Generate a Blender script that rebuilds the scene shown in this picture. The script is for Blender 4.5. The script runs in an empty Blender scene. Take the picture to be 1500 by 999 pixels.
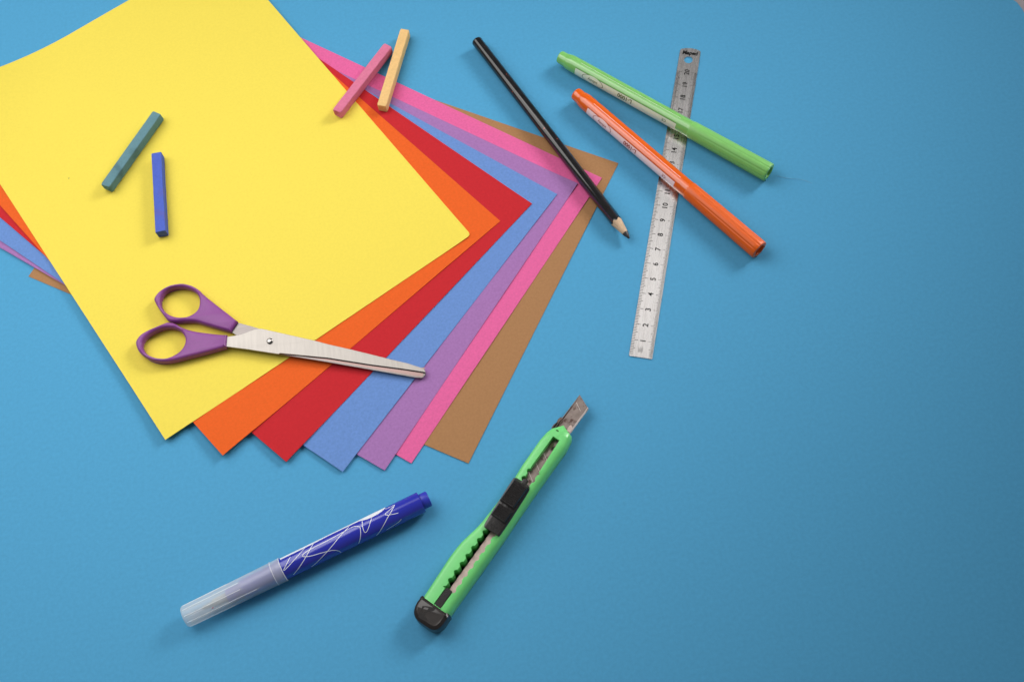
import bpy, bmesh, math, random
from mathutils import Vector, Matrix
from mathutils.geometry import tessellate_polygon
random.seed(7)
PI = math.pi
S = 0.01                      # every length below is written in centimetres
scene = bpy.context.scene
C = scene.collection

# ------------------------------------------------------------------ materials
def lin(c):
    return tuple((v/255/12.92 if v/255 <= .04045 else ((v/255+.055)/1.055)**2.4) for v in c)

def mat(name, rgb, rough=.5, metal=0., k=1., grain=None, bump=None, spec=.5, coat=0., alpha=1., stretch=None, rrange=None):
    """procedural material; rgb is sRGB 0-255 (scaled by k in linear light);
    grain=(scale per cm, amount) mottles colour, bump=(scale, strength, dist)"""
    m = bpy.data.materials.new(name); m.use_nodes = True
    nt = m.node_tree; b = nt.nodes['Principled BSDF']
    col = tuple(v*k for v in lin(rgb))
    b.inputs['Base Color'].default_value = (*col, 1)
    b.inputs['Roughness'].default_value = rough
    b.inputs['Metallic'].default_value = metal
    b.inputs['Specular IOR Level'].default_value = spec
    b.inputs['Coat Weight'].default_value = coat
    b.inputs['Alpha'].default_value = alpha
    tc = nt.nodes.new('ShaderNodeTexCoord')
    mp = nt.nodes.new('ShaderNodeMapping')
    nt.links.new(tc.outputs['Object'], mp.inputs['Vector'])
    mp.inputs['Scale'].default_value = stretch or (1, 1, 1)
    if grain:
        n = nt.nodes.new('ShaderNodeTexNoise'); n.inputs['Scale'].default_value = grain[0]/S
        n.inputs['Detail'].default_value = 4; n.inputs['Roughness'].default_value = .65
        nt.links.new(mp.outputs['Vector'], n.inputs['Vector'])
        r = nt.nodes.new('ShaderNodeValToRGB')
        a = grain[1]
        r.color_ramp.elements[0].position = .3; r.color_ramp.elements[1].position = .7
        r.color_ramp.elements[0].color = (*[v*(1-a) for v in col], 1)
        r.color_ramp.elements[1].color = (*[min(1, v*(1+a)+a*.02) for v in col], 1)
        nt.links.new(n.outputs['Fac'], r.inputs['Fac'])
        nt.links.new(r.outputs['Color'], b.inputs['Base Color'])
        if rrange:
            q = nt.nodes.new('ShaderNodeMapRange')
            q.inputs['To Min'].default_value, q.inputs['To Max'].default_value = rrange
            nt.links.new(n.outputs['Fac'], q.inputs['Value']); nt.links.new(q.outputs['Result'], b.inputs['Roughness'])
    if bump:
        n2 = nt.nodes.new('ShaderNodeTexNoise'); n2.inputs['Scale'].default_value = bump[0]/S
        n2.inputs['Detail'].default_value = 3
        nt.links.new(mp.outputs['Vector'], n2.inputs['Vector'])
        bp = nt.nodes.new('ShaderNodeBump'); bp.inputs['Strength'].default_value = bump[1]
        bp.inputs['Distance'].default_value = bump[2]*S
        nt.links.new(n2.outputs['Fac'], bp.inputs['Height']); nt.links.new(bp.outputs['Normal'], b.inputs['Normal'])
    return m

KB = .87
def paper(name, rgb, amt=.06):
    return mat(name, rgb, .85, k=KB, grain=(7, amt), bump=(14, .35, .006), spec=.25)

M = dict(
    card=mat('blue card', (84, 163, 207), .75, k=.9, grain=(5, .05), bump=(11, .3, .006), spec=.10),
    table=mat('pale tabletop', (190, 178, 182), .6, k=.62, grain=(1, .05)),
    yellow=paper('yellow paper', (248, 226, 90), .03), orange=paper('orange paper', (238, 100, 32)),
    red=paper('red paper', (201, 36, 45)), blue=paper('cornflower paper', (107, 146, 210), .09),
    purple=paper('lilac paper', (168, 119, 181), .09), pink=paper('pink paper', (233, 104, 163), .08),
    brown=paper('tan paper', (174, 128, 86), .07),
)

# ------------------------------------------------------------------ mesh helpers
class MB:
    def __init__(s): s.v = []; s.f = []; s.m = []; s.mi = 0
    def add(s, verts, faces):
        o = len(s.v); s.v += [tuple(p) for p in verts]
        for f in faces: s.f.append([o+i for i in f]); s.m.append(s.mi)
        return s
    def grid(s, rows, closed=False, caps=False):
        n = len(rows[0]); o = len(s.v); vs = [p for r in rows for p in r]; fs = []
        for i in range(len(rows)-1):
            for j in range(n if closed else n-1):
                k = (j+1) % n
                fs.append((i*n+j, i*n+k, (i+1)*n+k, (i+1)*n+j))
        if caps:
            fs.append(tuple(range(n-1, -1, -1))); fs.append(tuple((len(rows)-1)*n+j for j in range(n)))
        return s.add(vs, fs)
    def box(s, x0, x1, y0, y1, z0, z1):
        return s.add([(x, y, z) for z in (z0, z1) for y in (y0, y1) for x in (x0, x1)],
                     [(0, 2, 3, 1), (4, 5, 7, 6), (0, 1, 5, 4), (2, 6, 7, 3), (0, 4, 6, 2), (1, 3, 7, 5)])
    def build(s, name, mats, parent=None, smooth=35, weld=True):
        me = bpy.data.meshes.new(name)
        me.from_pydata([(x*S, y*S, z*S) for x, y, z in s.v], [], s.f)
        mats = mats if isinstance(mats, (list, tuple)) else [mats]
        for m in mats: me.materials.append(m)
        for p, i in zip(me.polygons, s.m): p.material_index = i
        bm = bmesh.new(); bm.from_mesh(me)
        if weld: bmesh.ops.remove_doubles(bm, verts=bm.verts, dist=1e-6)
        bmesh.ops.recalc_face_normals(bm, faces=bm.faces)
        for f in bm.faces: f.smooth = bool(smooth)
        if smooth:
            for e in bm.edges:
                if len(e.link_faces) == 2 and e.calc_face_angle(0) > math.radians(smooth): e.smooth = False
        bm.to_mesh(me); bm.free()
        o = bpy.data.objects.new(name, me); C.objects.link(o)
        if parent: o.parent = parent
        return o

def lathe(mb, prof, n=48, closed_ends=True):
    """profile (along x, radius) swept round the x axis"""
    rows = [[(x, r*math.sin(2*PI*j/n), r*math.cos(2*PI*j/n)) for j in range(n)] for x, r in prof]
    return mb.grid(rows, True, closed_ends)

def lathe_f(mb, stations, n=96):
    """stations (along x, radius function of angle)"""
    rows = [[(x, fr(2*PI*j/n)*math.sin(2*PI*j/n), fr(2*PI*j/n)*math.cos(2*PI*j/n)) for j in range(n)] for x, fr in stations]
    return mb.grid(rows, True, True)

def spline(pts, n, closed=True):
    """Catmull-Rom through pts, resampled evenly to n points"""
    P = [Vector((*p, 0)) if len(p) == 2 else Vector(p) for p in pts]; L = len(P); out = []
    segs = L if closed else L-1
    for i in range(segs):
        g = (lambda k: P[k % L]) if closed else (lambda k: P[min(max(k, 0), L-1)])
        p0, p1, p2, p3 = g(i-1), g(i), g(i+1), g(i+2)
        for t in [q/16 for q in range(16)]:
            out.append(.5*((2*p1)+(p2-p0)*t+(2*p0-5*p1+4*p2-p3)*t*t+(3*p1-p0-3*p2+p3)*t**3))
    out.append(P[0] if closed else P[-1])
    d = [0]
    for a, b in zip(out, out[1:]): d.append(d[-1]+(b-a).length)
    res = []; k = 0; m = n if closed else n-1
    for i in range(n):
        t = d[-1]*i/m
        while k < len(d)-2 and d[k+1] < t: k += 1
        u = (t-d[k])/max(1e-9, d[k+1]-d[k]); res.append(out[k].lerp(out[k+1], min(1, max(0, u))))
    return res

def inset(loop, amt):
    n = len(loop); area = sum(loop[i].x*loop[(i+1) % n].y-loop[(i+1) % n].x*loop[i].y for i in range(n))
    sg = 1 if area > 0 else -1; out = []
    for i in range(n):
        t = (loop[(i+1) % n]-loop[i-1]).normalized(); nn = Vector((-t.y, t.x, 0))*sg
        out.append(loop[i]+nn*amt)
    return out

def slab(mb, outer, holes=(), layers=((0, 0), (1, 0)), zf=None, mid=None):
    """extruded outline with holes; layers = (z, inset of the outline)"""
    zf = zf or (lambda x, y, z: z)
    for li, loop in enumerate([outer]+list(holes)):
        rows = []
        for z, a in layers:
            q = inset(loop, a if li == 0 else -a)
            rows.append([(p.x, p.y, zf(p.x, p.y, z)) for p in q])
        mb.grid(rows, True)
    for z, a in (layers[0], layers[-1]):
        loops = [inset(outer, a)]+[inset(h, -a) for h in holes]
        flat = [p for l in loops for p in l]
        tri = tessellate_polygon(loops)
        mb.add([(p.x, p.y, zf(p.x, p.y, z)) for p in flat], [tuple(t) for t in tri])
    return mb

def ptsv(l): return [Vector((x, y, 0)) for x, y in l]

def thing(name, label, cat, loc=(0, 0, 0), rz=0, group=None):
    o = bpy.data.objects.new(name, None); o.empty_display_size = .01; C.objects.link(o)
    o.location = [v*S for v in loc]; o.rotation_euler = (0, 0, math.radians(rz))
    return tag(o, label, cat, group)
def tag(o, label, cat, group=None):
    o['label'] = label; o['category'] = cat
    if group: o['group'] = group
    return o

def text_tris(body, size, bold=0., shear=0.):
    """flat lettering as (verts, faces), centred, in centimetres"""
    cu = bpy.data.curves.new('lettering', 'FONT'); cu.body = body; cu.size = size
    cu.align_x = 'CENTER'; cu.align_y = 'CENTER'; cu.offset = bold; cu.shear = shear; cu.resolution_u = 3
    ob = bpy.data.objects.new('lettering', cu); C.objects.link(ob)
    bpy.context.view_layer.update()
    me = bpy.data.meshes.new_from_object(ob.evaluated_get(bpy.context.evaluated_depsgraph_get()))
    v = [tuple(p.co) for p in me.vertices]; f = [tuple(p.vertices) for p in me.polygons]
    bpy.data.objects.remove(ob); bpy.data.curves.remove(cu); bpy.data.meshes.remove(me)
    return v, f

# ------------------------------------------------------------------ surface
def surface():
    mb = MB()
    # blue card with a rounded far right corner, lying on a pale tabletop
    x0, x1, y0, y1, r = -75, 35.05, -60, 19.3, 1.6
    ang = math.radians(-8)
    out = [(x0, y0), (x1+14, y0)]
    out += [(36.4, 9), (35.5, 14.2), (35.32, 15.75), (35.34, 16.62), (35.30, 17.4), (35.15, 17.98), (34.85, 18.42), (34.2, 18.85), (-75, 52)]
    slab(mb, ptsv(out), layers=((-.05, 0), (0, 0)))
    o = mb.build('backdrop', M['card'], smooth=0); o['kind'] = 'structure'
    o['label'] = 'matte sky blue card everything lies on'
    mb = MB(); mb.box(-140, 140, -90, 130, -3, -.06)
    o = mb.build('tabletop', M['table'], smooth=0); o['kind'] = 'structure'
surface()

# ------------------------------------------------------------------ paper sheets
def sheet(key, R, ang, z, label, liftR=0, liftB=0, curl=0, round_r=0, bow=0):
    """A4 sheet; R = right corner, the 21 cm edge runs from R along ang, the 29.7 cm edge to its right hand"""
    a = math.radians(ang); e = Vector((math.cos(a), math.sin(a), 0)); l = Vector((math.sin(a), -math.cos(a), 0))
    W, H, nx, ny = 21., 29.7, 42, 60
    ph = random.uniform(0, 6)
    def zz(u, v):
        d = u*W; t = v*H
        q = liftR*math.exp(-((d/1.1)**2+(t/1.1)**2)) + liftB*math.exp(-(((W-d)/3)**2+(t/3)**2))
        q += .012*math.sin(d*.45+ph)*math.sin(t*.33+ph*2)
        if curl:
            s = max(0, (d/W)*.55+(t/H)*.75-1.058); q += curl*s*s*12
        if bow: q += bow*math.sin(PI*v)*(u**3)
        return max(q, -.015)
    mb = MB(); T = .024
    us = sorted(set([i/nx for i in range(nx+1)]+[.004, .010, .02])); vs = sorted(set([j/ny for j in range(ny+1)]+[.003, .007, .014]))
    def pos(u, v):
        d, t = u*W, v*H
        if round_r and d < round_r and t < round_r:      # slightly blunted corner
            cx = cy = round_r; dx, dy = cx-d, cy-t; k = max(dx, dy); h = math.hypot(dx, dy)
            if h > 1e-9: d, t = cx-dx*k/h, cy-dy*k/h
        return e*d+l*t
    for off in (0, T):
        mb.grid([[(*pos(u, v).xy, zz(u, v)+off) for u in us] for v in vs])
    for ring in ([(u, 0) for u in us], [(u, 1) for u in us], [(0, v) for v in vs], [(1, v) for v in vs]):
        mb.grid([[(*pos(u, v).xy, zz(u, v)+o_) for u, v in ring] for o_ in (0, T)])
    o = mb.build('paper_sheet', M[key], smooth=40)
    o.location = (R[0]*S, R[1]*S, z*S)
    return tag(o, label, 'paper sheet', 'coloured paper sheets fanned in a stack')

SH = dict(
  brown=((8.11, 10.68), -123.17, .012), pink=((6.93, 9.79), -129.62, .052), purple=((5.42, 9.63), -129.52, .092),
  blue=((4.08, 9.10), -132.90, .132), red=((2.48, 8.69), -138.46, .172), orange=((.44, 7.82), -144.70, .212), yellow=((-1.41, 7.15), -151.59, .252))
sheet('brown', *SH['brown'], 'tan brown paper sheet at the bottom of the stack')
sheet('pink', *SH['pink'], 'bright pink paper sheet between the tan and the lilac sheets')
sheet('purple', *SH['purple'], 'lilac purple paper sheet between the pink and the cornflower blue sheets', liftR=.06)
sheet('blue', *SH['blue'], 'cornflower blue paper sheet between the red and the lilac sheets', liftB=.03)
sheet('red', *SH['red'], 'red paper sheet under the orange one', liftB=.10, liftR=.02)
sheet('orange', *SH['orange'], 'orange paper sheet directly under the yellow one', liftB=.14)
sheet('yellow', *SH['yellow'], 'large yellow paper sheet on top of the stack, under the scissors', liftB=.10, liftR=.04, curl=2.5, round_r=.24)
STK = .30   # top of the stack

# ------------------------------------------------------------------ chalk sticks
def chalk(far, near, zf, zn, w, rgb, label, chip=.05, worn=None, seed=1):
    rnd = random.Random(seed)
    f, n = Vector((*far, 0)), Vector((*near, 0)); L = (f-n).length; d = (f-n).normalized()
    mb = MB(); h = w/2; ns = 40; k = 5
    prof = []
    c = .045
    for sx, sy, a0 in ((1, 1, 0), (-1, 1, 90), (-1, -1, 180), (1, -1, 270)):
        for q in range(k):
            a = math.radians(a0+90*q/(k-1)); prof.append((sx*(h-c)+c*math.cos(a), sy*(h-c)+c*math.sin(a)))
    corner = [rnd.uniform(.0, chip*2.4) for _ in range(4)]
    rows = []
    for i in range(ns+1):
        t = i/ns; x = t*L; row = []
        endi = min(x, L-x)
        for j, (y, z) in enumerate(prof):
            ci = j//k
            jit = 1+rnd.gauss(0, .006)
            if rnd.random() < .06: jit -= rnd.uniform(0, chip*.7)
            s = jit*(1-.10*max(0, 1-endi/.09)**2)
            xx = x
            if i == 0: xx += corner[ci]*.8+rnd.uniform(0, chip*.5)
            if i == ns: xx -= corner[(ci+2) % 4]+rnd.uniform(0, chip*.5)
            row.append((xx, y*s, z*s))
        rows.append(row)
    mb.grid(rows, True)
    for r_, sg in ((rows[0], 1), (rows[-1], -1)):
        m = (sum(p[0] for p in r_)/len(r_)+sg*rnd.uniform(-.02, .03), 0, 0); N = len(r_)
        ring = [((p[0]+m[0])/2+rnd.uniform(-.02, .02), p[1]*.6, p[2]*.6) for p in r_]
        mb.grid([r_, ring], True)
        mb.add(ring+[m], [(j, (j+1) % N, N) for j in range(N)])
    m = mat('chalk '+label.split()[0], rgb, .92, k=KB, grain=(6, .07), bump=(9, .5, .015), spec=.15)
    if worn:
        nt = m.node_tree; b = nt.nodes['Principled BSDF']
        src = b.inputs['Base Color'].links[0].from_socket
        n_ = nt.nodes.new('ShaderNodeTexNoise'); n_.inputs['Scale'].default_value = 1.1/S; n_.inputs['Detail'].default_value = 6
        tc = nt.nodes['Texture Coordinate']; nt.links.new(tc.outputs['Object'], n_.inputs['Vector'])
        r = nt.nodes.new('ShaderNodeValToRGB'); r.color_ramp.elements[0].position = .56; r.color_ramp.elements[1].position = .70
        nt.links.new(n_.outputs['Fac'], r.inputs['Fac'])
        mx = nt.nodes.new('ShaderNodeMix'); mx.data_type = 'RGBA'
        nt.links.new(r.outputs['Color'], mx.inputs['Factor']); nt.links.new(src, mx.inputs[6]); mx.inputs[7].default_value = (*lin(worn), 1)
        nt.links.new(mx.outputs[2], b.inputs['Base Color'])
    o = mb.build('chalk_stick', m, smooth=30)
    tilt = math.atan2(zf-zn, L)
    o.location = (n.x*S, n.y*S, (zn+h)*S)
    o.rotation_euler = (0, -tilt, math.atan2(d.y, d.x))
    return tag(o, label, 'chalk', 'pastel chalk sticks')
chalk((-19.95, 19.42), (-23.30, 14.36), .31, .31, .62, (106, 146, 156), 'dull teal chalk stick lying on the yellow paper', chip=.05, worn=(84, 116, 124), seed=3)
chalk((-20.06, 16.40), (-19.84, 10.30), .31, .31, .62, (86, 108, 202), 'chipped dark blue chalk stick on the yellow paper', chip=.09, worn=(92, 98, 178), seed=5)
chalk((-4.88, 21.98), (-8.62, 17.23), .17, .30, .60, (224, 126, 158), 'dusty pink chalk stick lying across the edge of the yellow paper', chip=.03, seed=8)
chalk((-3.68, 23.09), (-5.77, 17.17), .12, .22, .60, (243, 200, 135), 'pale apricot chalk stick beside the pink one', chip=.02, seed=9)

def crumb(x, y, r, seed, label):
    rnd = random.Random(seed); mb = MB(); rows = []
    for k in range(5):
        z = k/4; w = math.sin(PI*(.12+.8*z))
        rows.append([(r*w*math.cos(t)*rnd.uniform(.7, 1.2), .7*r*w*math.sin(t)*rnd.uniform(.7, 1.2), r*.9*z) for t in [2*PI*j/9 for j in range(9)]])
    mb.grid(rows, True, True)
    o = mb.build('chalk_crumb', mat('crumb '+str(seed), (96, 92, 70), .95, grain=(20, .2)), smooth=0)
    o.location = (x*S, y*S, .286*S); return tag(o, label, 'crumb')
crumb(-25.82, 15.85, .04, 11, 'tiny dark crumb on the yellow paper left of the teal chalk')

def fibre():
    p = spline([(17.24, 8.02), (17.68, 7.79), (18.13, 7.63), (18.66, 7.45), (19.16, 7.11)], 40, False); mb = MB(); rows = []
    for i, q in enumerate(p):
        t = (p[min(i+1, 39)]-p[max(i-1, 0)]).normalized(); n = Vector((-t.y, t.x, 0))
        rows.append([(q.x-p[0].x+n.x*.007*math.cos(a), q.y-p[0].y+n.y*.007*math.cos(a), .008+.006*math.sin(a)+.02*math.sin(PI*i/39)) for a in [2*PI*j/6 for j in range(6)]])
    mb.grid(rows, True, True)
    o = mb.build('lint_fibre', mat('pale lint', (150, 200, 225), .9)); o.location = (p[0].x*S, p[0].y*S, 0)
    tag(o, 'hair-thin pale fibre on the blue card beside the green pen cap', 'lint')
fibre()

# ------------------------------------------------------------------ pencil
def pencil():
    a, b, tip = Vector((.79, 21.36, 0)), Vector((7.18, 6.40, 0)), Vector((7.72, 5.12, 0))
    d = (tip-a).normalized(); L = (b-a).length; T = (tip-a).length; r = .355
    zb, zt = .50, .47
    root = thing('pencil', 'black lacquered pencil with a sharpened tip lying across the paper corners', 'pencil', (a.x, a.y, zb), math.degrees(math.atan2(d.y, d.x)))
    root.rotation_euler[1] = math.atan2(zb-zt+.0, T)
    black = mat('black lacquer', (12, 11, 11), .14, k=1, grain=(2.2, .3), spec=.55, coat=.2, bump=(1.6, .08, .01))
    nt = black.node_tree                                     # a few worn red-brown flecks
    bs = nt.nodes['Principled BSDF']; src = bs.inputs['Base Color'].links[0].from_socket
    vn = nt.nodes.new('ShaderNodeTexNoise'); vn.inputs['Scale'].default_value = 5/S; vn.inputs['Detail'].default_value = 2
    nt.links.new(nt.nodes['Texture Coordinate'].outputs['Object'], vn.inputs['Vector'])
    rp = nt.nodes.new('ShaderNodeValToRGB'); rp.color_ramp.elements[0].position = .725; rp.color_ramp.elements[1].position = .74
    nt.links.new(vn.outputs['Fac'], rp.inputs['Fac'])
    mx = nt.nodes.new('ShaderNodeMix'); mx.data_type = 'RGBA'; nt.links.new(rp.outputs['Color'], mx.inputs['Factor'])
    nt.links.new(src, mx.inputs[6]); mx.inputs[7].default_value = (*lin((150, 60, 40)), 1); nt.links.new(mx.outputs[2], bs.inputs['Base Color'])
    wood = mat('cedar wood', (216, 184, 150), .75, k=.9, grain=(5, .22), stretch=(.25, 1.6, 1.6), bump=(9, .4, .01))
    lead = mat('graphite', (58, 56, 58), .38, k=1, grain=(8, .3), metal=.3)
    mb = MB(); n = 72
    prof = [(0, r*.80), (.02, r*.9), (.06, r*.97), (.13, r), (L*.5, r), (L-.06, r)]
    lathe(mb, prof, n)
    # scalloped edge where the sharpener cut into the lacquer
    rows = [[(L-.06, r*math.sin(t), r*math.cos(t)) for t in [2*PI*j/n for j in range(n)]],
            [(L+.05+.055*math.cos(6*t+.5), (r-.004)*math.sin(t), (r-.004)*math.cos(t)) for t in [2*PI*j/n for j in range(n)]]]
    mb.grid(rows, True)
    mb.build('barrel', black, root)
    mb = MB(); cone = [(L-.05, r*.985), (L+.0, r*.985), (L+.10, r*.93), (T-.43, .175)]
    lathe(mb, cone, 48); mb.build('wooden_cone', wood, root)
    mb = MB(); lathe(mb, [(T-.45, .16), (T-.43, .178), (T-.14, .105), (T-.03, .06), (T, .03)], 24); mb.build('graphite_tip', lead, root)
pencil()

# ------------------------------------------------------------------ felt pens
def wrap(mb, verts, faces, R, a0, x0, sx=1, sy=1, step=.05):
    """flat (u, v) mesh laid onto a cylinder of radius R round x: u along, v round"""
    bm = bmesh.new(); bv = [bm.verts.new((p[0], p[1], 0)) for p in verts]
    for f in faces:
        try: bm.faces.new([bv[i] for i in f])
        except ValueError: pass
    lo = min(p[1] for p in verts); hi = max(p[1] for p in verts); y = lo+step
    while y < hi:
        bmesh.ops.bisect_plane(bm, geom=bm.verts[:]+bm.edges[:]+bm.faces[:], plane_co=(0, y, 0), plane_no=(0, 1, 0)); y += step
    bm.verts.index_update(); out = []
    for v in bm.verts:
        a = math.radians(a0)+sy*v.co.y/R
        out.append((x0+sx*v.co.x, R*math.sin(a), R*math.cos(a)))
    mb.add(out, [[v.index for v in f.verts] for f in bm.faces]); bm.free()

def rect_uv(x0, x1, y0, y1): return [(x0, y0), (x1, y0), (x1, y1), (x0, y1)], [(0, 1, 2, 3)]

def felt_pen(A, ang, L, zc, rgb, dark, tint, label, tilt=0, la=-48):
    # x runs from the plugged end to the cap end, angle 0 is straight up
    root = thing('felt_tip_pen', label, 'felt pen', (*A, zc), ang, 'felt-tip pens lying across the ruler')
    root.rotation_euler[1] = tilt
    nm = label.split()[0]
    body = mat(nm+' pen plastic', rgb, .10, k=KB, spec=.55, coat=.55, grain=(1.5, .03))
    capm = mat(nm+' cap plastic', rgb, .36, k=KB, spec=.45, grain=(2.5, .04), bump=(6, .08, .01))
    white = mat(nm+' printed label', tint, .18, k=1.12, spec=.5)
    ink = mat(nm+' label ink', dark, .4, k=.8)
    R = .51
    mb = MB(); lathe(mb, [(.55, .44), (.62, .47), (.80, .497), (.95, R), (1.5, R), (9.78, R), (9.86, R+.004)], 72); mb.build('barrel', body, root)
    mb = MB(); lathe(mb, [(-.01, .30), (0, .385), (.03, .405), (.1, .415), (.48, .425), (.58, .455)], 64)
    lathe(mb, [(.12, .16), (-.005, .18), (-.008, .28)], 40, False); mb.build('end_plug', body, root)
    # cap: round collar, then ten shallow flutes that deepen towards the end
    mb = MB(); nf = 10
    def fl(base, dep): return lambda t: base-dep*(abs(math.cos(nf*t/2+.4))**16)
    st = [(9.84, fl(.50, 0)), (9.88, fl(.525, 0)), (9.95, fl(.535, 0)), (10.5, fl(.54, 0)), (10.9, fl(.545, .010)), (11.6, fl(.55, .022)), (15.2, fl(.575, .028)), (L-.06, fl(.572, .03)), (L-.02, fl(.555, .03)), (L, fl(.51, .055)), (L, fl(.36, .02)), (L-.25, fl(.33, 0)), (L-.25, fl(.02, 0))]
    cut = mb
    def scal(base, amp): return lambda t: base-amp*(.5+.5*math.cos(5*t+1.0))**3
    st[-4] = (L, scal(.49, .02)); st[-3] = (L, scal(.38, .04))
    lathe_f(mb, st, 120)
    mb.build('cap', capm, root)
    # printed paper label: pale strip, thin line, oval badge, lettering
    Rl = R+.004
    mb = MB(); mb.mi = 0
    w = .72
    v, f = rect_uv(1.5, 9.04, 0, w); wrap(mb, v, f, Rl, la, 0, 1, -1)
    lab = mb.build('label_strip', white, root)
    mb = MB(); v, f = rect_uv(1.5, 9.04, -.012, .012)
    wrap(mb, v, f, Rl+.003, la+1.5, 0, 1, -1); 
    # arcs either side of the badge
    for s in (1, -1):
        vs, fs = [], []
        for i in range(15):
            t = math.radians(-62+124*i/14)
            for q in (0, 1): vs.append((s*(.765+.036*q)*math.cos(t), (.30+.022*q)*math.sin(t)))
            if i: fs.append((2*i-2, 2*i-1, 2*i+1, 2*i))
        wrap(mb, vs, fs, Rl+.008, la-28, 2.87, 1, -1)
    for body_t, size, x, bold in (('L-1000', .38, 5.3, .009), ('CE', .26, 8.2, .002), ('infinity', .27, 2.87, .003)):
        v, f = text_tris(body_t, size, bold); wrap(mb, v, f, Rl+.009, la-(26 if x < 4 else 21), x, -1, -1)
    mb.build('printed_mark', ink, lab)
    mb = MB(); vs = [(0, 0)]; fs = []
    for i in range(40):
        t = 2*PI*i/40; vs.append((.75*math.cos(t), .30*math.sin(t))); fs.append((0, i+1, (i+1) % 40+1))
    wrap(mb, vs, fs, Rl+.006, la-28, 2.87, 1, -1)
    v, f = rect_uv(1.62, 9.1, -.013, .013); wrap(mb, v, f, Rl+.002, 1, 0, 1, -1)
    mb.build('badge', white, lab)
    return root
felt_pen((5.87, 18.93), -45.45, 15.40, .60, (134, 206, 108), (70, 105, 60), (205, 220, 196), 'light green felt pen with a fluted cap, farther from the pencil')
felt_pen((6.38, 15.89), -56.77, 15.53, .60, (244, 101, 0), (170, 40, 20), (238, 205, 205), 'bright orange felt pen with a fluted cap, next to the pencil')

# ------------------------------------------------------------------ steel ruler
def ruler():
    root = thing('steel_ruler', 'narrow steel ruler with black centimetre marks under the two felt pens', 'ruler', (6.967, -2.283, 0), 70.69)
    # brushed steel: fine streaks along the length
    st = mat('brushed steel', (218, 215, 213), .24, metal=1, k=1., grain=(9, .16), stretch=(.06, 1, 1), rrange=(.2, .34))
    ink = mat('black engraving', (20, 19, 19), .7, k=1, spec=.1)
    out = [(-.03, -.66), (-.03, .62), (.02, .65), (21.66, .65), (21.76, .62), (21.83, .50), (21.90, .25), (21.92, 0), (21.90, -.25), (21.83, -.50), (21.76, -.62), (21.66, -.65)]
    loop = ptsv(out); hole = [Vector((20.98+.27*math.cos(2*PI*i/32), .03+.27*math.sin(2*PI*i/32), 0)) for i in range(32)]
    mb = MB(); slab(mb, loop, [hole], ((.006, .0), (.052, 0)))
    mb.build('blade', st, root, smooth=0)
    mb = MB(); z = .0535
    def bar(x0, x1, y0, y1): mb.add([(x0, y0, z), (x1, y0, z), (x1, y1, z), (x0, y1, z)], [(0, 1, 2, 3)])
    t = .015
    for k in range(1, 201):                                    # millimetres on the far edge
        x = k*.1; ln = .36 if k % 10 == 0 else (.27 if k % 5 == 0 else .18)
        bar(x-t, x+t, .645-ln, .645)
    for k in range(1, 401):                                    # half millimetres on the near edge
        x = k*.05; ln = .36 if k % 20 == 0 else (.28 if k % 10 == 0 else (.20 if k % 2 == 0 else .14))
        bar(x-t*.62, x+t*.62, -.645, -.645+ln)
    for k in range(1, 21):
        v, f = text_tris(str(k), .44, .009)
        mb.add([(k+p[0], p[1]-.01, z) for p in v], f)
    rr = random.Random(2)
    for q in range(9):                                         # tiny illegible hallmark by the zero end
        y = -.16+.03*q; mb.add([(.25+rr.uniform(0, .1), y+.1, z), (.25+rr.uniform(.2, .42), y+.1, z), (.25+rr.uniform(.2, .42), y+.112, z), (.25, y+.112, z)], [(0, 1, 2, 3)])
    mb.build('scale_marking', ink, root, smooth=0, weld=False)
    mb = MB(); v, f = text_tris('Maped', .46, .022, .12)
    mb.add([(21.52+p[1]*.9, -p[0]*.78, z) for p in v], f)
    mb.build('maker_name', ink, root, smooth=0)
ruler()

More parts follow.
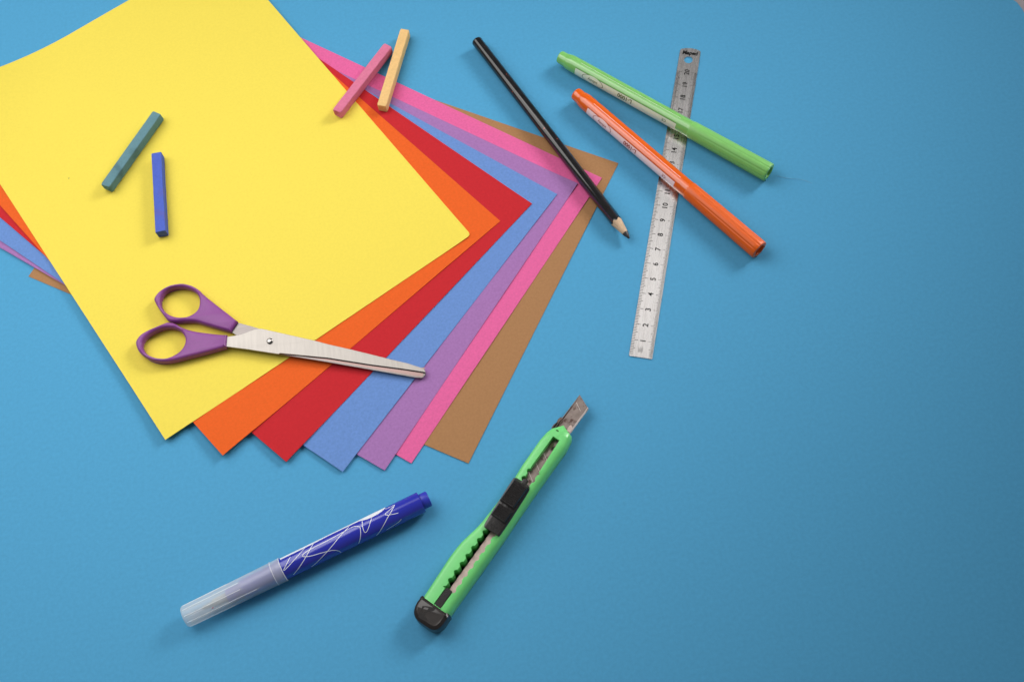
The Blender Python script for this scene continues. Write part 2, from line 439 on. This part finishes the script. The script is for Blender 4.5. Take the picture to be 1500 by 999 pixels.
# ------------------------------------------------------------------ scissors
def scissors():
    root = thing('scissors', 'closed scissors with purple plastic handles and steel blades on the papers', 'scissors', (-13.672, 2.058, .30))
    pur = mat('purple plastic', (142, 72, 148), .42, k=.86, grain=(2.5, .05), bump=(12, .12, .01), spec=.4)
    steel = mat('blade steel', (214, 207, 200), .42, metal=1, k=.55, grain=(4, .10), stretch=(1.6, .12, 1), rrange=(.42, .52))
    steel2 = mat('ground steel', (160, 152, 150), .3, metal=1, k=.48, grain=(6, .08), stretch=(.2, 1, 1))
    flat = mat('polished inner steel', (140, 118, 114), .22, metal=1, k=.7)
    rivet = mat('rivet steel', (165, 160, 156), .10, metal=1, k=.8)
    uo = [(-1.797, 1.581), (-2.443, 2.282), (-3.2, 3.096), (-3.728, 3.705), (-4.082, 4.147), (-4.501, 4.452), (-4.985, 4.644), (-5.534, 4.653), (-6.023, 4.534), (-6.391, 4.29), (-6.625, 3.954), (-6.578, 3.671), (-6.37, 3.224), (-6.073, 2.696), (-5.807, 2.33), (-5.328, 2.18), (-4.849, 2.127), (-4.251, 2.006), (-3.718, 1.737), (-2.893, 1.323), (-2.218, 1.003)]
    uh = [(-3.954, 3.13), (-3.964, 3.473), (-4.09, 3.804), (-4.326, 4.075), (-4.687, 4.306), (-5.05, 4.427), (-5.415, 4.472), (-5.781, 4.407), (-6.057, 4.229), (-6.224, 3.916), (-6.264, 3.546), (-6.129, 3.147), (-5.861, 2.794), (-5.503, 2.54), (-5.084, 2.404), (-4.663, 2.39), (-4.3, 2.527), (-4.053, 2.774)]
    lo = [(-2.423, 0.774), (-2.907, 0.893), (-3.675, 1.129), (-4.266, 1.334), (-4.74, 1.552), (-5.095, 1.782), (-5.449, 2.07), (-5.808, 2.2), (-6.169, 2.141), (-6.89, 1.935), (-7.37, 1.72), (-7.622, 1.465), (-7.717, 1.184), (-7.622, 0.804), (-7.432, 0.475), (-7.077, 0.151), (-6.605, -0.128), (-6.075, -0.286), (-5.484, -0.312), (-4.656, -0.223), (-3.708, -0.129), (-2.502, 0.03)]
    lh = [(-4.835, 0.938), (-4.924, 1.252), (-5.128, 1.554), (-5.454, 1.766), (-5.812, 1.876), (-6.171, 1.887), (-6.531, 1.804), (-6.892, 1.648), (-7.191, 1.409), (-7.341, 1.117), (-7.312, 0.782), (-7.135, 0.456), (-6.84, 0.188), (-6.427, -0.003), (-5.895, -0.083), (-5.36, 0.077), (-5.03, 0.346), (-4.864, 0.646)]
    def poly(pts, n):
        """resample keeping the two corners at the blade end sharp"""
        return spline(pts+[], n, False)
    def ring(pts): 
        p = spline(pts, 150, False)
        q = [p[-1].lerp(p[0], t) for t in (.15, .3, .5, .7, .85)]
        return p+q
    LAY = ((0, .16), (.03, .08), (.10, .02), (.18, 0), (.40, 0), (.47, .015), (.53, .06), (.56, .13))
    for outl, hole, dz in ((uo, uh, 0), (lo, lh, .02)):
        mb = MB(); lay = [(z+dz, a) for z, a in LAY]
        slab(mb, ring(outl), [spline(hole, 90)], lay)
        mb.build('handle', pur, root, smooth=50)
    sl = lambda x: -.030*max(0, x)
    low = [(-2.6, 1.7), (-2.05, 1.75), (-1.81, 1.558), (-1.183, 1.254), (-0.602, 0.959), (0.598, 0.399), (3.25, -0.80), (6.527, -2.26), (8.119, -3.02), (8.50, -3.22), (8.60, -3.38), (8.567, -3.478), (8.389, -3.627), (7.982, -3.535), (5.875, -2.774), (2.793, -1.66), (0.527, -0.885), (-1.333, -0.281), (-1.924, 0.769), (-2.4, 1.2)]
    mb = MB()
    L_ = ptsv(low)
    slab(mb, L_, (), ((.20, .0), (.30, .0)), lambda x, y, z: z+sl(x))
    bl = mb.build('blade', steel2, root, smooth=0)
    # inner face strip beside the upper blade (polished) and the ground bevel along the lower edge, as sheets just proud of the body
    edge = [(0.527, -0.885), (2.793, -1.66), (5.875, -2.774), (7.982, -3.535), (8.389, -3.627)]
    def off(p, k):
        d = Vector((.945, -.328)); n = Vector((.328, .945)); return (p[0]+n.x*k, p[1]+n.y*k)
    mb = MB(); mb.mi = 0
    rows = []
    for k, dz in ((.62, .303), (.085, .303)):
        rows.append([(*off(p, k if i not in (0,) else k), dz+sl(p[0])) for i, p in enumerate(edge)])
    mb.grid(rows)
    mb.mi = 1
    rows = []
    for k, dz in ((.085, .303), (.0, .28), (-.002, .20)):
        rows.append([(*off(p, k), dz+sl(p[0])) for p in edge])
    mb.grid(rows)
    mb.build('cutting_edge', [flat, steel], bl, smooth=0)
    top = [(-2.55, 0.70), (-2.076, 0.697), (-1.679, 0.71), (-1.359, 0.768), (-1.082, 0.838), (-0.837, 0.888), (-0.571, 0.889), (-0.401, 0.859), (0.631, 0.419), (2.628, -0.425), (3.276, -0.732), (4.713, -1.344), (6.554, -2.169), (7.67, -2.658), (8.286, -2.989), (8.50, -3.13), (8.607, -3.30), (8.607, -3.372), (7.37, -2.955), (5.565, -2.395), (3.22, -1.595), (0.536, -0.866), (0.472, -0.914), (-1.297, -0.305), (-2.55, 0.1)]
    mb = MB(); slab(mb, ptsv(top), (), ((.31, 0), (.40, 0), (.412, .012)), lambda x, y, z: z+sl(x))
    mb.build('blade', steel, root, smooth=0)
    mb = MB(); n = 32
    rows = [[(r*math.cos(2*PI*j/n), r*math.sin(2*PI*j/n), z) for j in range(n)] for r, z in ((.175, .405), (.175, .43), (.155, .458), (.095, .474), (.02, .479))]
    mb.grid(rows, True, True); mb.build('rivet', rivet, root, smooth=60)
scissors()

# ------------------------------------------------------------------ blue marker
def marker():
    root = thing('marker', 'blue marker with white scribble print and a frosted clear cap', 'marker', (-18.90, -12.96, .645), 17.80)
    blue = mat('blue barrel plastic', (40, 48, 172), .2, k=.9, grain=(1.5, .03), spec=.5, coat=.5)
    plug = mat('blue plug plastic', (44, 56, 180), .4, k=.9, grain=(3, .04))
    white = mat('white print', (238, 240, 244), .35, k=.9)
    frost = mat('frosted cap plastic', (236, 240, 242), .34, k=.95, spec=.5, alpha=.36)
    frost_r = mat('frosted rib plastic', (244, 246, 248), .25, k=1, alpha=.6)
    nibm = mat('pale nib holder', (185, 192, 196), .5, k=.9); red = mat('red ink speck', (150, 30, 60), .6)
    R = .585
    mb = MB(); lathe(mb, [(5.1, .50), (5.2, R-.02), (5.3, R), (13.40, R), (13.45, R-.02), (13.46, R-.09), (13.3, .44)], 80); mb.build('barrel', blue, root)
    mb = MB(); lathe(mb, [(13.36, .40), (13.44, .43), (13.84, .425), (13.89, .40), (13.91, .33)], 64); mb.build('end_plug', plug, root)
    mb = MB(); lathe(mb, [(2.35, .26), (2.4, .36), (3.2, .38), (3.22, .48), (3.9, .49), (5.15, .52)], 48); mb.build('grip_section', blue, root)
    mb = MB(); lathe(mb, [(1.0, .06), (1.15, .12), (1.6, .14), (1.62, .22), (2.38, .24)], 32); mb.build('nib', nibm, root)
    # cap: one frosted wall with ribs inside
    mb = MB()
    wall = [(0.10, .02), (.03, .30), (0, .47), (.02, .53), (.10, .575), (.5, .59), (3, .61), (4.95, .63), (5.0, .648), (5.06, .632), (5.5, .645), (5.53, .63), (5.5, .61)]
    lathe(mb, wall, 80, False)
    cap = mb.build('cap', frost, root)
    mb = MB()
    for k in range(10):
        a = 2*PI*k/10+.35; ln = (3.3, 2.7, 4.1)[k % 3]
        rows = []
        for x, h in ((.12, .012), (.3, .02), (ln-.2, .02), (ln, .004)):
            rr = .578+.02*x/3
            rows.append([(x, (rr+dr)*math.sin(a+da), (rr+dr)*math.cos(a+da)) for da, dr in ((-.05, 0), (-.02, h), (.02, h), (.05, 0))])
        mb.grid(rows)
    for x0 in (5.0, 5.5):
        n = 80
        mb.grid([[(x0+dx, (.636+dr)*math.sin(2*PI*j/n), (.636+dr)*math.cos(2*PI*j/n)) for j in range(n)] for dx, dr in ((-.022, .002), (-.01, .02), (.01, .02), (.022, .002))], True)
    mb.build('rib', frost_r, cap)
    mb = MB(); a = math.radians(-38); 
    mb.box(1.55, 1.63, .60*math.sin(a)-.02, .60*math.sin(a)+.02, .60*math.cos(a)-.01, .60*math.cos(a)+.012); mb.build('ink_speck', red, cap)
    # scribbles: (along, degrees from the top of the barrel, + = far side)
    scr = [[(6.15, 25.4), (5.91, 3.0), (5.58, -24.9), (5.85, -18.3), (6.4, 4.9), (6.9, 32.2), (7.0, 40)],
           [(5.9, -75), (6.04, -65.3), (6.48, -38.5), (7.0, -4.7), (7.42, 33.2), (7.45, 40)],
           [(8.57, -85.1), (8.5, -60.6), (8.23, -42.1), (7.71, -29.9), (7.12, -19.3), (6.8, -7.5), (6.75, 2.1), (7.0, 11.1), (7.53, 14.7), (8.24, 15.7), (9.03, 19.9), (9.63, 24.1), (9.89, 16.5), (10.01, 4.0), (9.96, -18.7), (9.83, -43.5), (9.59, -80.1)],
           [(6.9, -83.1), (7.52, -55.2), (8.17, -28.0), (8.76, -0.2), (9.31, 27.1), (9.5, 40)],
           [(10.26, 36.0), (10.16, 2.8), (10.12, -22.7), (10.15, -33.3), (10.28, -30.2), (10.48, -12.1), (10.75, 20)],
           [(10.59, -86.5), (11.04, -51.0), (11.46, -19.6), (11.84, 6.2), (12.13, 35.4)],
           [(12.13, 36), (11.59, 36.5)],
           [(12.12, -17.9), (11.83, -10.8), (11.54, -2.1), (11.5, 8.3), (11.68, 14.5), (12.1, 30.1)],
           [(11.2, -80), (11.47, -74.4), (11.9, -65.9), (12.13, -55.7)]]
    mb = MB(); Rp = R+.003
    def pt(x, a, r=Rp): return (x, r*math.sin(a), r*math.cos(a))
    for line in scr:
        w = [(x, math.radians(a)*R) for x, a in line]
        p = spline(w, max(16, len(w)*8), False); rows = [[], []]
        for i, q in enumerate(p):
            t = (p[min(i+1, len(p)-1)]-p[max(i-1, 0)]).normalized(); nn = Vector((-t.y, t.x, 0))*.0165
            for k, sg in ((0, 1), (1, -1)):
                z = q+nn*sg; rows[k].append(pt(z.x, z.y/R))
        mb.grid(rows)
    for line, hi in (([(5.6, 40.4), (6.5, 40.2), (7.4, 41), (8.45, 46), (9.42, 45), (10.13, 44.5)], 62),
                     ([(10.1, 43), (10.35, 33), (10.61, 27), (11.0, 26), (11.34, 32), (11.57, 43.9), (11.62, 50)], 66)):
        p = spline([(x, a) for x, a in line], 40, False)
        mb.grid([[pt(q.x, math.radians(q.y+(hi-q.y)*k/6), Rp+.001) for q in p] for k in range(7)])
    mb.build('printed_pattern', white, root)
marker()

# ------------------------------------------------------------------ craft knife
def knife():
    root = thing('craft_knife', 'light green snap-off craft knife with its blade out and a black slider', 'craft knife', (-6.397, -15.324, 0), 46.566)
    grn = mat('green plastic', (124, 226, 132), .28, k=.86, grain=(1.4, .05), spec=.45, bump=(8, .06, .01))
    blk = mat('black plastic', (36, 33, 33), .27, k=.8, grain=(4, .15), spec=.5, bump=(10, .2, .01))
    stl = mat('guide steel', (196, 176, 168), .38, metal=1, k=.95, grain=(4, .15))
    def lerp(tab, x):
        if x <= tab[0][0]: return tab[0][1]
        for (a, b), (c, d) in zip(tab, tab[1:]):
            if x <= c: return b+(d-b)*(x-a)/max(1e-9, c-a)
        return tab[-1][1]
    YL = [(.9, 1.035), (2.2, 1.105), (3.3, 1.16), (3.9, 1.155), (4.3, 1.125), (4.75, 1.045), (5.3, .93), (5.8, .868), (6.4, .845), (7.2, .82), (8.7, .844), (9.5, .905), (11.2, .939), (11.8, .878), (12.13, .776), (12.63, .375)]
    YR = [(.9, -.60), (5.4, -.60), (8.2, -.53), (11.6, -.53), (12.23, -.44), (12.376, -.348), (12.45, -.15), (12.63, .36)]
    TOP = [(.9, 1.10), (11.6, 1.10), (12.1, 1.05), (12.63, .84)]
    BOT = [(.9, 0), (11.6, 0), (12.2, .1), (12.63, .42)]
    def slot(x):
        if x <= .93 or x >= 11.735: return None
        if x < 1.9: return (.335, -.10)
        if x < 9.62:
            s = .365+.11*max(0, math.cos(2*PI*(x-2.37)/.504)+.15)**.7
            r = -.125-.085*max(0, math.cos(2*PI*(x-2.551)/.504)+.1)**.7
            return (s, r)
        return (.405, -.11+.11*(x-9.62)/2.1)
    xs = sorted(set([.9, .929, .931, 1.899, 1.901, 9.619, 9.621, 11.734, 11.736]+[.95+.035*i for i in range(308)]+[11.8+.04*i for i in range(21)]+[12.376, 12.6, 12.63]))
    xs = [x for x in xs if x <= 12.63]
    left, right = [], []
    for x in xs:
        yl, yr, zt, zb = lerp(YL, x), lerp(YR, x), lerp(TOP, x), lerp(BOT, x)
        s = min(1, max(.02, (yl-yr)/1.3)); m = (yl+yr)/2 if x > 11.74 else .15
        sl = slot(x); a, b = sl if sl else (m, m); dz = .95 if sl else 0
        H = zt-zb
        left.append([(x, m, zb), (x, yl-.22*s, zb), (x, yl-.06*s, zb+.07*H), (x, yl, zb+.25*H), (x, yl+.0, zb+.72*H), (x, yl-.025*s, zb+.85*H), (x, yl-.08*s, zb+.93*H), (x, yl-.17*s, zb+.985*H), (x, max(yl-.27*s, a+.03*s), zt), (x, a+.012, zt), (x, a, zt-.012), (x, a, zt-dz-.012)])
        right.append([(x, m, zb), (x, yr+.22*s, zb), (x, yr+.06*s, zb+.07*H), (x, yr, zb+.25*H), (x, yr, zb+.55*H), (x, yr+.03*s, zb+.73*H), (x, yr+.10*s, zb+.87*H), (x, yr+.20*s, zb+.96*H), (x, min(yr+.33*s, b-.03*s), zt), (x, b-.012, zt), (x, b, zt-.012), (x, b, zt-dz-.012)])
    mb = MB(); mb.grid(left); mb.grid(right)
    for r0 in (left[0], right[0]): mb.add(r0, [tuple(range(len(r0)))])
    body = mb.build('body', grn, root, smooth=38)
    # dark moulding flaw at the nose
    mb = MB(); n = 12
    mb.add([(12.13+.05*math.cos(2*PI*i/n), .41+.09*math.sin(2*PI*i/n), 1.048) for i in range(n)], [tuple(range(n))])
    dim = mat('dirty dimple', (50, 110, 40), .8, k=.7); mb.build('stain', dim, body, smooth=0)
    # steel channel inside the slot, cut narrow so the left gap stands for shadow
    mb = MB(); mb.box(.96, 11.72, -.30, .22, .60, .68)
    mb.box(.96, 11.72, -.34, -.30, .5, .78)
    mb.build('channel', stl, root, smooth=0)
    # snap-off blade
    bm_ = mat('worn blade steel', (140, 128, 122), .36, metal=1, k=.9, grain=(2.2, .22))
    nt = bm_.node_tree; b = nt.nodes['Principled BSDF']; src = b.inputs['Base Color'].links[0].from_socket
    n_ = nt.nodes.new('ShaderNodeTexNoise'); n_.inputs['Scale'].default_value = 2.6/S; n_.inputs['Detail'].default_value = 5
    nt.links.new(nt.nodes['Texture Coordinate'].outputs['Object'], n_.inputs['Vector'])
    r = nt.nodes.new('ShaderNodeValToRGB'); r.color_ramp.elements[0].position = .55; r.color_ramp.elements[1].position = .66
    nt.links.new(n_.outputs['Fac'], r.inputs['Fac'])
    mx = nt.nodes.new('ShaderNodeMix'); mx.data_type = 'RGBA'; nt.links.new(r.outputs['Color'], mx.inputs['Factor'])
    nt.links.new(src, mx.inputs[6]); mx.inputs[7].default_value = (*lin((84, 66, 62)), 1); nt.links.new(mx.outputs[2], b.inputs['Base Color'])
    scored = mat('score line', (200, 192, 188), .35, metal=1)
    def bz(x): return .90-.10*max(0, x-11.2)
    pl = [(6.0, .66), (14.70, .70), (14.26, -.18), (6.0, -.20)]
    P = []
    for (a, c) in zip(pl, pl[1:]+pl[:1]):
        for t in range(12): P.append(Vector((a[0]+(c[0]-a[0])*t/12, a[1]+(c[1]-a[1])*t/12, 0)))
    mb = MB(); slab(mb, P, (), ((-.05, 0), (0, 0)), lambda x, y, z: z+bz(x))
    bl = mb.build('snap_blade', bm_, root, smooth=0)
    mb = MB()
    for x in (14.19, 10.75, 10.05, 9.4):
        dy0, dy1 = ((.58, .11) if x > 14 else (.40, -.08))
        dx = -.30 if x > 14 else -.32
        mb.add([(x, dy0, bz(x)+.004), (x+.022, dy0, bz(x)+.004), (x+dx+.022, dy1, bz(x+dx)+.004), (x+dx, dy1, bz(x+dx)+.004)], [(0, 1, 2, 3)])
    # ground cutting bevel along the near edge
    mb.add([(12.4, -.10, bz(12.4)+.003), (14.33, -.09, bz(14.3)+.003), (14.262, -.182, bz(14.26)-.02), (12.4, -.192, bz(12.4)-.02)], [(0, 1, 2, 3)])
    mb.build('score_line', scored, bl, smooth=0)
    # round hole seen through the slot end
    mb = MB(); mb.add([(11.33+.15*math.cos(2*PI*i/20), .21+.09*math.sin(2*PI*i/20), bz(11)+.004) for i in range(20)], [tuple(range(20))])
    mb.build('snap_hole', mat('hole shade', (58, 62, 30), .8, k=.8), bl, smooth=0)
    # folded steel guide round the blade at the nose
    dk = mat('dark guide steel', (120, 104, 96), .4, metal=1, k=.8, grain=(5, .3))
    mb = MB(); mb.box(11.9, 12.62, -.16, .80, .58, .70)
    slab(mb, ptsv([(12.2, .60), (12.2, .86), (12.42, .86), (12.62, .80), (12.78, .84), (12.97, .80), (13.03, .66), (12.86, .585)]), (), ((.62, 0), (.70, 0)))
    mb.build('blade_guide', dk, root, smooth=0)
    mb = MB(); slab(mb, ptsv([(12.50, -.15), (12.50, .06), (12.66, .09), (12.80, .085), (12.90, .05), (12.84, -.06), (12.70, -.14)]), (), ((.74, 0), (.785, 0)))
    mb.build('guide_tab', stl, root, smooth=0)
    # slider: base plate, raised tongue, two ribbed pads, arrow
    sb = [(5.60, -.30), (5.66, -.40), (6.3, -.40), (7.2, -.36), (8.36, -.29), (8.58, -.24), (8.70, -.12), (8.72, .02), (8.90, .05), (8.94, .12), (8.93, .27), (8.88, .32), (8.72, .36), (8.70, .64), (8.62, .76), (8.50, .79), (7.1, .71), (6.36, .66), (5.80, .61), (5.64, .56), (5.58, .44)]
    sl_loop = []
    mb = MB()
    slab(mb, spline(sb, 120), (), ((1.108, .0), (1.22, 0), (1.25, .015), (1.262, .045)))
    sld = mb.build('slider', blk, root, smooth=40)
    def pad(x0, x1, y0, y1, z0, nr, rise):
        mb = MB(); N = nr*6; rows = []
        c = lambda t: 1-(2*t-1)**8*.05
        for i in range(N+1):
            t = i/N; x = x0+(x1-x0)*t
            rib = .036*(.5-.5*math.cos(2*PI*nr*t))
            zt = z0+rise*(1-(2*t-1)**10*.4)+rib-.036
            if i in (0, N): zt = z0+rise*.45
            rows.append([(x, y0, z0-.05), (x, y0+.0, z0+rise*.5), (x, y0+.045, zt), (x, y1-.03, zt), (x, y1, z0+rise*.6), (x, y1, z0-.05)])
        mb.grid(rows); mb.add(rows[0], [tuple(range(6))]); mb.add(rows[-1], [tuple(range(6))])
        mb.build('thumb_pad', blk, sld, smooth=28)
    pad(7.18, 8.60, -.21, .65, 1.26, 13, .20)
    pad(6.30, 7.04, -.28, .59, 1.26, 7, .17)
    mb = MB(); tri = [(5.92, .30), (5.92, -.06), (5.72, .10)]
    for a, c in zip(tri, tri[1:]+tri[:1]):
        d = Vector((c[0]-a[0], c[1]-a[1])).normalized()*.018; n_ = Vector((-d.y, d.x))
        mb.add([(a[0]+n_.x, a[1]+n_.y, 1.2645), (c[0]+n_.x, c[1]+n_.y, 1.2645), (c[0]-n_.x, c[1]-n_.y, 1.2645), (a[0]-n_.x, a[1]-n_.y, 1.2645)], [(0, 1, 2, 3)])
    mb.build('arrow_mark', mat('deep groove', (10, 9, 9), .8), sld, smooth=0, weld=False)
    # black end cap with its clip tongue
    capm = mat('black cap plastic', (44, 39, 37), .26, k=.9, grain=(3, .12), spec=.5, bump=(9, .15, .01))
    pc = [(.965, 1.10), (.80, 1.125), (.55, 1.13), (.35, 1.10), (.15, 1.03), (.0, .94), (-.10, .82), (-.17, .68), (-.205, .52), (-.21, .3), (-.205, .05), (-.19, -.2), (-.14, -.40), (-.03, -.54), (.12, -.62), (.35, -.665), (.6, -.67), (.965, -.645)]
    cl = spline(pc, 90, False)
    mb = MB(); slab(mb, cl, (), ((.02, .10), (.08, .02), (.2, 0), (.93, 0), (1.02, .03), (1.10, .12), (1.135, .20)), lambda x, y, z: z-(.07*max(0, .35-x) if z > .5 else 0))
    cap = mb.build('end_cap', capm, root, smooth=24)
    mb = MB(); slab(mb, ptsv([(.93, -.085), (1.93, -.06), (1.98, -.02), (1.98, .27), (1.93, .30), (.93, .315)]), (), ((.9, 0), (1.07, 0), (1.09, .02)))
    mb.build('clip', blk, cap, smooth=0)
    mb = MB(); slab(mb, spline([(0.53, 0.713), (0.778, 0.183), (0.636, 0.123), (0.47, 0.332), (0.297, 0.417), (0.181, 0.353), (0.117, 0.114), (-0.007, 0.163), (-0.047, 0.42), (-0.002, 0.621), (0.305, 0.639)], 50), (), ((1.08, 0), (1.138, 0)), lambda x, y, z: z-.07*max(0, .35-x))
    mb.build('dark_reflection', mat('painted dark reflection', (24, 20, 19), .7, k=1), cap, smooth=0)  # dark shape painted as a reflection on the cap's top face
knife()

# ------------------------------------------------------------------ light
def area(name, loc, target, size, size_y, power, col, spread=180):
    li = bpy.data.lights.new(name, 'AREA'); li.shape = 'RECTANGLE'; li.size = size*S; li.size_y = size_y*S
    li.energy = power; li.color = col; li.spread = math.radians(spread)
    o = bpy.data.objects.new(name, li); C.objects.link(o); o.location = [v*S for v in loc]
    o.rotation_euler = (Vector(target)-Vector(loc)).to_track_quat('-Z', 'Y').to_euler()
    return o
area('softbox_key', (-43, 29, 56), (-14, 2, 0), 68, 72, 2.95, (1, .985, .96), 140)
area('softbox_fill', (78, 50, 60), (-11, 0, 0), 38, 38, .60, (1, .98, .96), 40)
area('softbox_overhead', (-10, 48, 80), (-10, 40, 0), 78, 36, 1.0, (1, .97, .95))
w = bpy.data.worlds.new('World'); scene.world = w; w.use_nodes = True
w.node_tree.nodes['Background'].inputs['Color'].default_value = (.95, .97, 1, 1)
w.node_tree.nodes['Background'].inputs['Strength'].default_value = .16

# ------------------------------------------------------------------ camera
cd = bpy.data.cameras.new('camera'); cam = bpy.data.objects.new('camera', cd); C.objects.link(cam)
r = Vector((0.98748186, -0.14214034, -0.06837915)); u = Vector((0.15773263, 0.88986661, 0.42808624)); f = Vector((0, 0.43351302, -0.9011473))
mt = Matrix((r, u, -f)).transposed().to_4x4(); mt.translation = Vector((0, -28.3*S, 58.773*S)); cam.matrix_world = mt
cd.sensor_width = 36; cd.lens = 40.296; cd.clip_start = .01; cd.clip_end = 20
scene.camera = cam
scene.view_settings.view_transform = 'Standard'; scene.view_settings.look = 'None'
scene.view_settings.exposure = 0; scene.view_settings.gamma = 1
